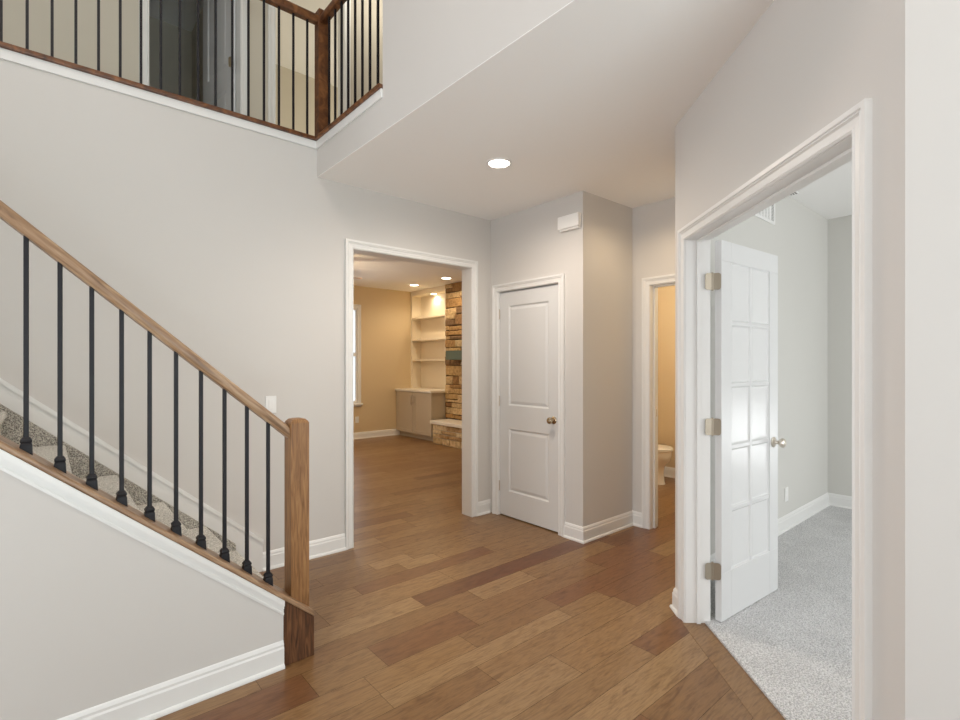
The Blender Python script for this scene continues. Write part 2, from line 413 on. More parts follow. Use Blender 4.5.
# bulkhead: the upper floor's edge and the full wall above it
m = MB()
m.box(XB, XB + .10, 2.60, YA, ZC + .004, ZU - .03); m.box(XB, XB + .12, YF, 2.60, ZC + .004, ZT)
struct('wall_bulkhead', m, M['wall'])
m = MB(); m.box(XL - .12, XB + .12, YF - .12, 4.75, ZT, ZT + .05); m.box(XB, 4.3, 2.4, 4.75, ZT, ZT + .05)
m.box(-1.7, 4.3, 4.7, 7.2, ZT, ZT + .05)
struct('ceiling_upper', m, M['ceil'])
# upper hall
m = MB(); m.box(XL, 4.2, YA, 7.1, ZU - .03, ZU); m.box(XB + .11, 4.2, 2.48, YA, ZU - .03, ZU); m.box(XB + .003, XB + .11, 2.605, YA, ZU - .03, ZU - .0265)
m.box(XL, 4.2, YB, 7.1, ZL + .03, ZU - .03)
struct('floor_upper', m, M['carpet_stair'])
YH = 4.65
O1 = (.60, 1.285); O2 = (1.56, 2.235); ZD = ZU + 2.05
TU = frame((0, YH), (1, 0), (0, -1))
m = MB(); wallrun(m, TU, XL, 4.2, ZU, ZT, TH, [(O1[0], O1[1], ZU, ZD), (O2[0], O2[1], ZU, ZD)])
struct('wall_upper_hall', m, M['wall_up'])
m = MB(); m.box(XB + .12, 4.2, 2.48, 2.60, ZU, ZT); struct('wall_upper_near', m, M['wall_up'])
m = MB(); m.box(4.1, 4.2, 2.5, 7.1, ZU, ZT); struct('wall_upper_right', m, M['wall_up'])
m = MB(); m.box(1.36, 1.46, YH + .1, 7.1, ZU, ZT); m.box(-1.7, -1.6, YH + .1, 7.1, ZU, ZT); m.box(-1.7, 4.2, 7.0, 7.1, ZU, ZT)
struct('wall_upper_rooms', m, M['wall_up'])
m = MB(); m.box(XL - .12, XL, YB, YH + .1, ZU, ZT); struct('wall_upper_left', m, M['wall_up'])
# living room
WX0, WX1, WZ0, WZ1 = 3.35, 4.405, .66, 2.44
m = MB(); TF = frame((0, YLF), (1, 0), (0, -1)); wallrun(m, TF, .4, XLR + .1, 0, ZL, .14, [(WX0, WX1, WZ0, WZ1)])
struct('wall_living_back', m, M['wall_living'])
m = MB(); m.box(XLR, XLR + .1, 3.75, YLF, 0, ZL); struct('wall_living_right', m, M['wall_living'])
m = MB(); m.box(.3, .4, YB, YLF + .1, 0, ZL); struct('wall_living_left', m, M['wall_living'])
m = MB(); m.box(.3, XLR + .1, YB, YLF + .1, ZL, ZL + .03); struct('ceiling_living', m, M['ceil'])

# ------------------------------------------------------------------ casings, baseboards, jambs
CAS = [(-.010, 0), (-.010, .009), (-.003, .014), (.004, .010), (.026, .012), (.032, .018), (.036, .015), (.040, .021), (.056, .021), (.056, 0)]
def casing(mb, T, a, b, h, z0=0, prof=CAS):
    rings = []
    for k in range(4):
        r = []
        for u, v in prof:
            s = a - u if k < 2 else b + u
            z = z0 if k in (0, 3) else h + u
            r.append(T(s, v, z))
        rings.append(r)
    mb.loft(rings)
def casing4(mb, T, a, b, z0, z1, prof=CAS):
    rings = []
    for k in range(5):
        q = k % 4; r = []
        for u, v in prof:
            s = a - u if q in (0, 1) else b + u
            z = z1 + u if q in (1, 2) else z0 - u
            r.append(T(s, v, z))
        rings.append(r)
    mb.loft(rings, cap=False)
def jamb(mb, T, a, b, h, th, z0=0, stop=None, t=.012):
    """lining of an opening, from the face v=.002 to v=-th"""
    mb.box(a - .001, a + t, -th - .002, .002, z0, h, T); mb.box(b - t, b + .001, -th - .002, .002, z0, h, T)
    mb.box(a + t, b - t, -th - .002, .002, h - t, h + .001, T)
    if stop:
        p, q = stop
        mb.box(a + t, a + t + .011, -q, -p, z0, h - t, T); mb.box(b - t - .011, b - t, -q, -p, z0, h - t, T)
        mb.box(a + t + .011, b - t - .011, -q, -p, h - t - .011, h - t, T)
BP = [(0, 0), (.024, 0), (.024, .008), (.020, .016), (.013, .019), (.013, .088), (.009, .096), (.009, .106), (.004, .118), (0, .122)]
def base(mb, T, s0, s1, e0=0, e1=0, z0=0, prof=BP):
    """e=+1 outer corner, -1 inner corner, 0 square end"""
    mb.loft([[T(s0 - e0 * v, v, z0 + h) for v, h in prof], [T(s1 + e1 * v, v, z0 + h) for v, h in prof]])
CW = .056
n = [1]
def trim(mb, bevel=0, mat='trim'):
    n[0] += 1
    return struct('trim_%d' % n[0], mb, M[mat], bevel=bevel)
m = MB(); casing(m, TA, OA[0], OA[1], OA[2]); trim(m)
m = MB(); jamb(m, TA, OA[0], OA[1], OA[2], TH + .01); trim(m)
m = MB(); casing(m, TC, CDO[0], CDO[1], CDO[2]); trim(m)
m = MB(); jamb(m, TC, CDO[0], CDO[1], CDO[2], TH, stop=(.055, .09)); trim(m)
m = MB(); casing(m, TP, PDO[0], PDO[1], PDO[2]); trim(m)
m = MB(); jamb(m, TP, PDO[0], PDO[1], PDO[2], TH, stop=(.05, .08)); trim(m)
m = MB(); casing(m, FD, DNO[0], DNO[1], DNO[2]); trim(m)
m = MB(); jamb(m, FD, DNO[0], DNO[1], DNO[2], TH, stop=(.055, .075)); trim(m)
m = MB(); TDB = frame(D0 + NB * TH, DD, NB); casing(m, TDB, DNO[0], DNO[1], DNO[2]); trim(m)
for nm, args in {
    'baseboard_back': [(TA, 1.105, OA[0] - CW, 0, 0), (TA, OA[1] + CW, XC, 0, -1)],
    'baseboard_closet': [(TC, YC, CDO[0] - CW, 1, 0)],
    'baseboard_hall_left': [(TH1, XC, XP, 1, -1)],
    'baseboard_hall_end': [(TP, PDO[1] + CW, YC, 0, -1)],
    'baseboard_diagonal': [(FD, 0, DNO[0] - CW, 1, 0), (FD, DNO[1] + CW, 1.584, 0, .5)],
    'baseboard_right': [(frame((XR, 0), (0, 1), (-1, 0)), YF, D1.y, 0, .5)],
    'baseboard_den_left': [(frame((0, YD - .006), (1, 0), (0, -1), .008), D0.x + .24, XD, 0, -1)],
    'baseboard_den_back': [(frame((XD, 0), (0, 1), (-1, 0), .008), YF, YD - .006, 0, -1)],
    'baseboard_living_back': [(TF, .4, 5.3, 0, 0)],
    'baseboard_powder_back': [(frame((5.83, 0), (0, 1), (-1, 0)), 1.54, 3.7, 0, 0)],
}.items():
    m = MB()
    for a in args: base(m, *a)
    struct(nm, m, M['trim'])
m = MB(); casing(m, TU, O1[0], O1[1], ZD, ZU); trim(m)
m = MB(); jamb(m, TU, O1[0], O1[1], ZD, TH, ZU); trim(m)
m = MB(); casing(m, TU, O2[0], O2[1], ZD, ZU); trim(m)
m = MB(); jamb(m, TU, O2[0], O2[1], ZD, TH, ZU); trim(m)
# fascia under the balcony's wooden nosing
m = MB()
m.prism([(XL, YA), (XL, YA - .012), (XB - .012, YA - .012), (XB - .012, 2.60), (XB, 2.60), (XB, YA)], 2.940, ZU - .026)
trim(m, .002)

# ------------------------------------------------------------------ living-room window
wn = sthing('window_1', (WX0, YLF, WZ0))
W_, H_ = WX1 - WX0, WZ1 - WZ0
m = MB(); casing4(m, frame((0, 0), (1, 0), (0, -1)), 0, W_, 0, H_); m.build('window_casing', M['trim'], wn)
m = MB(); m.box(-.08, W_ + .08, -.05, .05, -.03, 0); m.build('window_sill', M['trim'], wn, bevel=.003)
m = MB()
for (a, b, c, d) in ((0, .04, 0, H_), (W_ - .04, W_, 0, H_), (.04, W_ - .04, 0, .05), (.04, W_ - .04, H_ - .05, H_), (.04, W_ - .04, H_ * .49, H_ * .53)):
    m.box(a, b, .006, .046, c, d)
m.build('window_frame', M['trim'], wn)
m = MB(); m.box(.04, W_ - .04,   .024, .028, .05, H_ - .05); m.build('window_glass', M['glass'], wn)

# ------------------------------------------------------------------ doors
def hinge(parent, mat, loc, rz=0, leaf=.030, ang=math.pi, h=.089):
    """two leaves meeting at a knuckle, knuckle on local z axis; leaf 1 along +x, leaf 2 at angle ang"""
    m = MB()
    m.lathe([(.0055, -h / 2 - .004), (.0055, h / 2 + .004)], n=10)
    for aa in (0, ang):
        c, s = math.cos(aa), math.sin(aa)
        T = lambda x, y, z: (c * x - s * y, s * x + c * y, z)
        r_ = min(.012, leaf * .4); pp = [(.004, -h / 2), (leaf - r_, -h / 2), (leaf - r_ * .3, -h / 2 + r_ * .3), (leaf, -h / 2 + r_), (leaf, h / 2 - r_), (leaf - r_ * .3, h / 2 - r_ * .3), (leaf - r_, h / 2), (.004, h / 2)]
        m.add([T(p, y, q) for y in (-.0015, .0015) for p, q in pp], [tuple(range(8)), tuple(range(8, 16))] + [(i, (i + 1) % 8, 8 + (i + 1) % 8, 8 + i) for i in range(8)])
        for zz in (-.03, 0, .03):
            p = T(leaf * (.55 if zz else .72), 0, zz)
            m.lathe([(.0035, -.0025), (.0035, .0025)], p, (-s, c, 0), 8)
    o = m.build('hinge', mat, parent, smooth=True); o.location = loc; o.rotation_euler = (0, 0, rz)
    return o
def knob(parent, mat, x, z, T_, both=True, oval=1):
    m = MB()
    for sgn, y in ((-1, 0), (1, T_)) if both else ((-1, 0),):
        m.lathe([(.001, 0), (.031, 0), (.031, .004), (.026, .008), (.012, .010), (.010, .030), (.016, .034), (.0255, .042), (.0285, .052), (.025, .062), (.014, .068), (.001, .0695)], (x, y, z), (0, sgn, 0), 24)
    return m.build('door_knob', mat, parent, smooth=True)
def slab(W, H, T_, holes):
    """frame pieces round rectangular holes in one column set; holes: (x0,x1,z0,z1)"""
    m = MB(); xs = sorted({0, W} | {v for h in holes for v in h[:2]}); zs = sorted({0, H} | {v for h in holes for v in h[2:]})
    for i in range(len(xs) - 1):
        for j in range(len(zs) - 1):
            cx, cz = (xs[i] + xs[i + 1]) / 2, (zs[j] + zs[j + 1]) / 2
            if not any(h[0] < cx < h[1] and h[2] < cz < h[3] for h in holes):
                m.box(xs[i], xs[i + 1], 0, T_, zs[j], zs[j + 1])
    return m
def mould_panel(m, h, T_, steps):
    x0, x1, z0, z1 = h
    for sg in (0, 1):
        rings = []
        for ins, dep in steps:
            y = dep if sg == 0 else T_ - dep
            rings.append([(x0 + ins, y, z0 + ins), (x1 - ins, y, z0 + ins), (x1 - ins, y, z1 - ins), (x0 + ins, y, z1 - ins)])
        k = MB(); k.loft(rings, cap=False)
        k.add(rings[-1], [(0, 1, 2, 3)])
        m.add(k.v, k.f)
RAISED = [(0, 0), (.004, .004), (.012, .010), (.018, .010), (.040, .003)]
def two_panel(root, W, H, T_=.035):
    st = .118 if W > .65 else .105
    hs = [(st, W - st, .225, .795), (st, W - st, 1.005, H - .125)]
    m = slab(W, H, T_, hs); m.build('door_slab', M['door'], root)
    for h in hs:
        q = MB(); mould_panel(q, h, T_, RAISED); q.build('door_panel', M['door'], root)
# closet door: local x runs along world +y, front face towards -x
W2, H2 = CDO[1] - CDO[0] - .030, 2.034
dr = sthing('door_1', (XC + .015, CDO[1] - .015, .010), -math.pi / 2)
two_panel(dr, W2, H2)
knob(dr, M['bronze'], W2 - .062, .915, .035, both=False)
for z in (.26, 1.04, 1.84): hinge(dr, M['nickel'], (-.004, -.006, z), 0, .012, math.pi, .089)
m = MB(); m.box(W2 - .0005, W2 + .0015, .004, .03, .885, .945); m.build('latch_plate', M['nickel'], dr)

# french door leaf of the den, swung inwards
FT = .036; FL, FH = .668, 2.038
fd = sthing('door_2', (2.73, 1.20, .014), math.radians(-4))
stile, mun = .108, .022
cols = [(stile, (FL - mun) / 2), ((FL + mun) / 2, FL - stile)]
z0, z1 = .255, FH - .110
rh = (z1 - z0 - 4 * mun) / 5
hs = [(c[0], c[1], z0 + k * (rh + mun), z0 + k * (rh + mun) + rh) for c in cols for k in range(5)]
outer = (stile, FL - stile, z0, z1)
slab(FL, FH, FT, [outer]).build('door_frame', M['door'], fd, bevel=.002)
m = MB()
m.box(cols[0][1], cols[1][0], .004, FT - .004, z0, z1)
for k in range(1, 5):
    zz = z0 + k * (rh + mun) - mun
    m.box(stile, cols[0][1], .004, FT - .004, zz, zz + mun); m.box(cols[1][0], FL - stile, .004, FT - .004, zz, zz + mun)
m.build('muntin_grid', M['door'], fd, bevel=.003)
for h in hs:
    q = MB(); mould_panel(q, h, FT, [(0, .006), (.008, .012), (.010, .0125)]); q.build('door_panel', M['door_gloss'], fd)
knob(fd, M['nickel'], FL - .062, .905, FT)
# knuckles sit in the gap between the jamb and the leaf's edge
jx = FD(DNO[0] + .014, -TH + .012, 0)
for z in (.281, 1.054, 1.832):
    hp = Vector((2.7065, 1.232))
    ang1 = 0.0
    hinge(fd, M['hinge'], (-.0235, FT + .002, z - .014), math.radians(-58), .042, math.radians(152 + 58))
# upper bedroom door
ud = sthing('door_3', (1.268, YH + .118, ZU + .01), math.radians(99))
two_panel(ud, .61, 2.03)
for z in (.28, 1.0, 1.83): hinge(ud, M['bronze'], (-.006, .037, z), math.radians(30), .03, math.radians(150))
# strike plate on the powder-room jamb
m = MB(); m.box(-.014, .014, -.0015, .0015, -.03, .03)
m.box(-.006, .006, -.0025, .0, -.012, .012)
tag(m.build('strike_plate', M['bronze'], loc=(XP + .055 + .03, PDO[1] - .014, .975)), 'small dark brass strike plate on the powder room door jamb', 'strike plate')

# ------------------------------------------------------------------ knee wall, staircase, railings
SL = .845
capb = lambda x: .313 + SL * (.823 - x)         # underside of the sloping cap
KX = .830
m = MB(); m.prism_y([(XL, 0), (KX, 0), (KX, capb(KX)), ((.823 - (2.9 - .313) / SL), 2.9), (XL, 2.9)], 2.350, 2.492)
struct('wall_stair', m, M['wall'])
m = MB(); base(m, frame((0, 2.350), (1, 0), (0, -1)), XL, KX - .001); struct('baseboard_stair', m, M['trim'])
# white moulding under the cap
m = MB()
for (d0, d1, v) in ((.0, .072, .007), (.0, .026, .020), (.026, .040, .012), (.058, .066, .011)):
    xa, xb = -2.2, KX - .001
    m.prism_y([(xa, capb(xa) - d1), (xb, capb(xb) - d1), (xb, capb(xb) - d0), (xa, capb(xa) - d0)], 2.350 - v, 2.352)
trim(m)
# stairs
RI, RU, X1 = .192, .2265, .985
stair = thing('staircase', 'grey carpeted staircase rising left along the long beige wall', 'stairs', (X1, 3.0, 0))
for k in range(1, 14):
    nose = RU * (1 - k) - (.05 if k == 1 else 0); z = RI * k
    pts = [(nose - RU - .03, z - RI - (0 if k == 1 else .03)), (nose - .02, z - RI - (0 if k == 1 else .03)), (nose - .02, z - .045)]
    for q in range(7):
        aa = -math.pi / 2 + math.pi * q / 6
        pts.append((nose - .012 + .016 * math.cos(aa), z - .0165 + .0165 * math.sin(aa)))
    pts.append((nose - RU - .03, z))
    m = MB(); m.prism_y(pts, 2.495 - 3.0, 3.500 - 3.0); m.build('carpeted_step', M['carpet_stair'], stair)
# white skirt board against the back wall, plumb cut at the foot
sk = lambda x: 1.320 + .863 * (-.174 - x)
m = MB()
m.prism_y([(-1.85 - X1, sk(-1.85) - .42), (-.4 - X1, sk(-.4) - .40), (.9 - X1, 0), (1.105 - X1, 0), (1.105 - X1, sk(1.105)), (-1.85 - X1, sk(-1.85))], 3.518 - 3.0, YA - 3.0 - .001)
m.prism_y([(-1.85 - X1, sk(-1.85) - .025), (1.108 - X1, sk(1.108) - .028), (1.108 - X1, sk(1.108) + .002), (-1.85 - X1, sk(-1.85) + .002)], 3.510 - 3.0, 3.519 - 3.0)
m.build('skirt_board', M['trim'], stair)
ce = lambda x: RI + .864 * (X1 - x) + .010
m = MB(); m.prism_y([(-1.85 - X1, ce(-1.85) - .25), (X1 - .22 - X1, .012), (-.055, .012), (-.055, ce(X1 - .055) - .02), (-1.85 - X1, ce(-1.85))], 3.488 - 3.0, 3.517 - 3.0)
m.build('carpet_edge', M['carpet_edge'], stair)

CT = .026
rl = thing('stair_railing', 'brown oak stair railing with black balusters and square newel post', 'railing', (.92, 2.42, 0))
ox, oy = -.92, -2.42
def capshape(xa, xb, d0, d1): return [(xa + ox, capb(xa) + d0), (xb + ox, capb(xb) + d0), (xb + ox, capb(xb) + d1), (xa + ox, capb(xa) + d1)]
m = MB(); m.prism_y(capshape(-2.3, .971, 0, CT), 2.332 + oy, 2.492 + oy); m.build('cap_board', M['rail'], rl, bevel=.006)
# newel: dark base box below the cap, lighter post above
def slant_box(m, x0, x1, y0, y1, zb, zt):
    vs = [(x0, y0, zb(x0)), (x1, y0, zb(x1)), (x1, y1, zb(x1)), (x0, y1, zb(x0)), (x0, y0, zt(x0)), (x1, y0, zt(x1)), (x1, y1, zt(x1)), (x0, y1, zt(x0))]
    m.add(vs, [(0, 3, 2, 1), (4, 5, 6, 7), (0, 1, 5, 4), (1, 2, 6, 5), (2, 3, 7, 6), (3, 0, 4, 7)])
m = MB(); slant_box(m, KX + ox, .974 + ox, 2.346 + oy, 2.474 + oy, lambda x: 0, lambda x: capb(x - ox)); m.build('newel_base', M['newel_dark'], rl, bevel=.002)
NX0, NX1, NY0, NY1 = .878, .966, 2.386, 2.474
m = MB()
def sq(z, i): return [(NX0 + i + ox, NY0 + i + oy, z), (NX1 - i + ox, NY0 + i + oy, z), (NX1 - i + ox, NY1 - i + oy, z), (NX0 + i + ox, NY1 - i + oy, z)]
b0 = [(x, y, capb(x - ox) + CT - .002) for x, y, _ in sq(0, 0)]
m.loft([b0, sq(1.108, 0), sq(1.116, .004), sq(1.126, .014), sq(1.130, .03)]); m.build('newel_post', M['newel'], rl, bevel=.0015)
# handrail: rounded profile swept along the slope
RS = .868; rt = lambda x: 1.098 + RS * (.875 - x)
PR = [(-.022, -.060), (-.027, -.052), (-.029, -.030), (-.029, -.016), (-.022, -.004), (-.010, 0), (.010, 0), (.022, -.004), (.029, -.016), (.029, -.030), (.027, -.052), (.022, -.060)]
m = MB(); RY = 2.430
m.loft([[(x + ox, RY + y + oy, rt(x) + z) for y, z in PR] for x in (-2.2, .8785)]); m.build('handrail', M['rail'], rl, smooth=True)
def baluster(parent, x, y, z0, z1, first=None, shoe=True, slope=SL, w=.0075):
    """bar + iron shoe; meshes are shared when the length is equal"""
    m = MB(); m.box(-w, w, -w, w, 0, z1 - z0); b = m.build('baluster', M['iron'], parent, bevel=.002); b.location = (x, y, z0)
    if shoe:
        m = MB(); r = .0165
        zb = lambda px: -slope * px - .001
        def s4(i, z): return [(-i, -i, z), (i, -i, z), (i, i, z), (-i, i, z)]
        bt = [(px, py, zb(px)) for px, py, _ in s4(r + .0015, 0)]
        m.loft([bt, s4(r, .024), s4(r * .82, .031)]); m.loft([s4(r * .95, .031), s4(r * 1.02, .036), s4(r * .95, .041), s4(.0095, .050)])
        q = m.build('baluster_shoe', M['iron'], b, bevel=.001)
    return b
for k in range(-5, 10):
    x = -.052 + .0931 * k
    baluster(rl, x + ox, RY - .004 + oy, capb(x) + CT, rt(x) - .055)

# balcony railing
br = thing('balcony_railing', 'dark oak balcony railing with black balusters above the foyer corner', 'railing', (1.54, 3.575, ZU))
bx, by = -1.54, -3.575
m = MB()
m.prism([(XL + bx, 3.655 + by), (XL + bx, 3.505 + by), (1.462 + bx, 3.505 + by), (1.462 + bx, 2.598 + by), (1.60 + bx, 2.598 + by), (1.60 + bx, 3.655 + by)], -.026, .0)
m.build('nosing_board', M['rail_up'], br, bevel=.005)
m = MB(); a0, a1, c0, c1 = 1.503, 1.583, 3.540, 3.615
def sq2(z, i): return [(a0 + i + bx, c0 + i + by, z), (a1 - i + bx, c0 + i + by, z), (a1 - i + bx, c1 - i + by, z), (a0 + i + bx, c1 - i + by, z)]
m.loft([sq2(0, 0), sq2(.950, 0), sq2(.960, .006), sq2(.967, .02)]); m.build('newel_post', M['rail_up'], br, bevel=.0015)
PR2 = [(y, z + .915) for y, z in PR]
RZ = .915
m = MB(); m.loft([[(x + bx, 3.575 + y + by, z) for y, z in PR2] for x in (XL, a0 + .002)]); m.build('handrail', M['rail_up'], br, smooth=True)
m = MB(); m.loft([[(1.540 + y + bx, x + by, z) for y, z in PR2] for x in (2.602, c0 + .002)]); m.build('handrail', M['rail_up'], br, smooth=True)
pm = MB().box(-.0065, .0065, -.0065, .0065, 0, RZ - .055).build('baluster', M['iron'], br); pm.location = (-.171 * 1.011 + bx, 3.575 + by, 0)
for k in list(range(-3, 0)) + list(range(1, 17)):
    c = pm.copy(); COL.objects.link(c); c.parent = br; c.location = ((-.171 + .0992 * k) * 1.011 + bx, 3.575 + by, 0)
for y in (3.445, 3.345, 3.245, 3.145, 3.045, 2.945, 2.845, 2.745, 2.655):
    c = pm.copy(); COL.objects.link(c); c.parent = br; c.location = (1.540 + bx, y + by, 0)

# ------------------------------------------------------------------ small fittings
def downlight(loc, r, label, group, mat, power, col, size=2.5):
    t = thing('recessed_light', label, 'ceiling light', loc, 0, group)
    m = MB(); m.lathe([(r * .80, -.003), (r * .84, -.007), (r, -.005), (r, 0.0), (r * .8, 0.0)], n=32); m.build('trim_ring', M['plastic'], t, smooth=True)
    m = MB(); m.lathe([(.001, -.0035), (r * .80, -.0035), (r * .80, -.0005), (.001, -.0005)], n=32); m.build('lens', mat, t)
    if power: spot('recessed_light_glow', (loc[0], loc[1], loc[2] - .02), power, col, size)
    return t
downlight((2.309, 2.488, ZC), .085, 'lit round recessed light in the low foyer ceiling', None, M['lamp'], 54, (1, .86, .72), 3.0)
downlight((5.12, 7.80, ZL), .095, 'left of two recessed lights in the living room ceiling, near the bookcase', 'recessed lights of the living room', M['lamp_warm'], 26, WARM, 2.7)
downlight((5.12, 6.82, ZL), .095, 'right of two recessed lights in the living room ceiling, nearer the stone', 'recessed lights of the living room', M['lamp_warm'], 26, WARM, 2.7)
for i, p in enumerate(((2.6, 7.3, 2.7), (2.2, 4.9, 2.7), (3.4, 6.2, 2.7))): spot('living_fill_spot', p, 24, WARM, 2.7)  # extra spots without fixtures, added to light the living room

t = thing('door_chime', 'white box door chime high on the wall above the closet door', 'door chime', (XC, 2.575, 2.455))
m = MB(); m.box(-.045, -.002, -.105, .105, .012, .115); m.build('cover', M['plastic'], t, bevel=.006)
m = MB(); m.box(-.03, 0, -.095, .095, 0, .012); m.build('base', M['plastic'], t, bevel=.002)

def plate(name, loc, n_, label, cat, kind):
    """cover plate; n_: wall normal (2D)"""
    rz = math.atan2(n_[1], n_[0]) + math.pi / 2
    t = thing(name, label, cat, loc, rz)
    m = MB(); m.box(-.036, .036, -.006, 0, -.058, .058); m.build('cover_plate', M['plastic'], t, bevel=.003)
    if kind == 'switch':
        m = MB(); m.box(-.016, .016, -.010, -.005, -.033, .033); m.build('rocker', M['plastic'], t, bevel=.002)
    else:
        m = MB()
        for z in (-.02, .02): m.box(-.016, .016, -.008, -.005, z - .013, z + .013)
        m.build('receptacle', M['plastic'], t, bevel=.003)
    return t
plate('light_switch', (1.163, YA, 1.115), (0, -1), 'white light switch on the back wall beyond the newel post', 'light switch', 'switch')
plate('wall_outlet', (4.385, YLF, .359), (0, -1), 'white outlet under the living room window', 'outlet', 'outlet')
plate('wall_outlet', (4.70, YD - .006, .30), (0, -1), 'white outlet on the den wall beyond the open door', 'outlet', 'outlet')
t = thing('air_vent', 'white slatted return vent high on the den wall', 'vent', (4.235, YD - .006, 2.505))
m = MB()
for a, b, c, d in ((-.2, .2, 0, .02), (-.2, .2, .18, .20), (-.2, -.18, .02, .18), (.18, .2, .02, .18)): m.box(a, b, -.008, 0, c, d)
m.build('frame', M['plastic'], t, bevel=.001)
m = MB().box(-.18, .18, -.002, -.0005, .02, .18); m.build('backing', M['screw'], t)
m = MB()
for k in range(5): m.box(-.18 + .06 * k + .02, -.18 + .06 * k + .058, -.008, -.003, .02, .18)
for k in range(14): m.box(-.18, .18, -.007, -.003, .022 + .0115 * k, .0275 + .0115 * k)
m.build('slat', M['plastic'], t)
t = thing('ceiling_register', 'narrow register on the den ceiling beside the wall', 'vent', (4.62, 1.485, 2.81))
m = MB().box(-.13, .13, -.035, .035, -.006, 0); m.build('frame', M['plastic'], t, bevel=.001)
m = MB()
for k in range(3): m.box(-.11, .11, -.026 + .020 * k, -.017 + .020 * k, -.0068, -.0058)
m.build('slot', M['screw'], t)

# ------------------------------------------------------------------ living-room built-ins
CX0, CY0 = 5.22, 7.400
cb = thing('base_cabinet', 'taupe two door base cabinet beside the stone hearth', 'cabinet', (CX0, CY0, 0))
m = MB(); m.box(.02, XLR - CX0 - .002, 0, YLF - CY0 - .002, .09, .872); m.build('body', M['cab'], cb, bevel=.002)
m = MB(); m.box(.08, XLR - CX0 - .002, .002, YLF - CY0 - .003, 0, .09); m.build('toe_kick', M['cab'], cb)
wd = (YLF - CY0 - .020) / 2
for k in range(2):
    a = .002 + k * (wd + .010); 
    m = MB(); st = .06
    for (y0, y1, z0_, z1_) in ((a, a + st, .095, .862), (a + wd - st - .002, a + wd - .002, .095, .862), (a + st, a + wd - st - .002, .095, .155), (a + st, a + wd - st - .002, .80, .862)):
        m.box(.0, .0195, y0, y1, z0_, z1_)
    m.box(.008, .0195, a + st, a + wd - st - .002, .155, .80)
    d = m.build('door', M['cab'], cb, bevel=.002)
    hy = a + wd - .035 if k == 0 else a + .033
    m = MB(); m.box(-.028, -.020, hy - .007, hy + .007, .62, .80); m.box(-.022, .002, hy - .004, hy + .004, .65, .66); m.box(-.022, .002, hy - .004, hy + .004, .78, .79)
    m.build('handle', M['nickel'], d, bevel=.002)
m = MB().box(CX0 - .025, XLR - .002, CY0 - .022, YLF - .002, .873, .912)
tag(m.build('countertop', M['counter'], bevel=.004), 'pale countertop slab on top of the taupe base cabinet', 'countertop')
SX = 5.56
bs = thing('bookcase', 'cream built-in bookcase with open shelves above the base cabinet', 'bookcase', (SX, 7.40, .913))
BH = ZL - .913 - .002; BW = YLF - 7.40 - .003
m = MB()
m.box(0, XLR - SX - .003, 0, .03, 0, BH); m.box(0, XLR - SX - .003, BW - .03, BW, 0, BH)
m.box(0, XLR - SX - .003, .03, BW - .03, BH - .09, BH)
m.box(XLR - SX - .015, XLR - SX - .003, .03, BW - .03, 0, BH - .09)
m.box(0, .02, .03, .055, 0, BH - .09); m.box(0, .02, BW - .055, BW - .03, 0, BH - .09)
m.build('case', M['shelf'], bs, bevel=.002)
for z in (1.472, 1.866, 2.300):
    m = MB().box(.005, XLR - SX - .016, .031, BW - .031, z - .913 - .018, z - .913 + .018); m.build('shelf', M['shelf'], bs, bevel=.003)
m = MB(); m.lathe([(.05, -.004), (.05, 0)], (.14, BW * .5, BH - .0905)); m.build('puck_light', M['lamp_warm'], bs)
spot('bookcase_puck_glow', (SX + .14, 7.40 + BW * .5, ZL - .115), 7, (1, .84, .6), 2.9, .03)

# stone fireplace
fp = thing('stone_fireplace', 'tan field stone fireplace with raised hearth beside the bookcase', 'fireplace', (5.5, 6.2, 0))
SC_ = [srgb(190, 160, 112), srgb(168, 134, 88), srgb(150, 116, 74), srgb(206, 180, 138), srgb(140, 108, 72), srgb(182, 146, 96), srgb(122, 96, 68), srgb(196, 172, 132)]
def stones(name, ax, plane, u0, u1, z0_, z1_, cols, hmin=.07, hmax=.2, depth=.03):
    """irregular blocks standing proud of a plane; ax 'x': plane is x=plane facing -x, u=y; ax 'y': plane y=plane facing -y"""
    m = MB(); z = z0_
    while z < z1_ - .02:
        h = random.uniform(hmin, hmax)
        if z + h > z1_ - .05: h = z1_ - z
        u = u0
        while u < u1 - .01:
            wd_ = random.uniform(.16, .44) if h > .1 else random.uniform(.25, .5)
            if u + wd_ > u1 - .07: wd_ = u1 - u
            parts = [(z, h)]
            if h > .15 and random.random() < .35: k = random.uniform(.35, .65); parts = [(z, h * k), (z + h * k, h * (1 - k))]
            for zz, hh in parts:
                g = .006; d = depth * random.uniform(.55, 1.15); c = random.choice(cols); i = .012
                j = lambda: random.uniform(-.006, .006)
                c0_ = [(u + g + j(), zz + g + j()), (u + wd_ - g + j(), zz + g + j()), (u + wd_ - g + j(), zz + hh - g + j()), (u + g + j(), zz + hh - g + j())]
                cu, cz = u + wd_ / 2, zz + hh / 2
                ins = [(p + (i if p < cu else -i), q + (i if q < cz else -i)) for p, q in c0_]
                mk = (lambda p, q, v: (plane - v - 5.5, p - 6.2, q)) if ax == 'x' else (lambda p, q, v: (p - 5.5, plane - v - 6.2, q))
                R = [[mk(p, q, -.005) for p, q in c0_], [mk(p, q, d * .75) for p, q in c0_], [mk(p, q, d) for p, q in ins]]
                k0 = MB().loft(R); m.add(k0.v, k0.f, c)
            u += wd_
        z += h
    o = m.build(name, M['stone'], fp)
    return o
m = MB(); m.box(5.53 - 5.5, XLR - .002 - 5.5, 4.9 - 6.2, 7.38 - 6.2, 0, ZL - .002); m.build('chimney_core', paint('mortar', srgb(70, 50, 30), .95, .3, 60), fp)
stones('chimney_stone', 'x', 5.53, 4.9, 7.378, .415, ZL - .005, SC_)
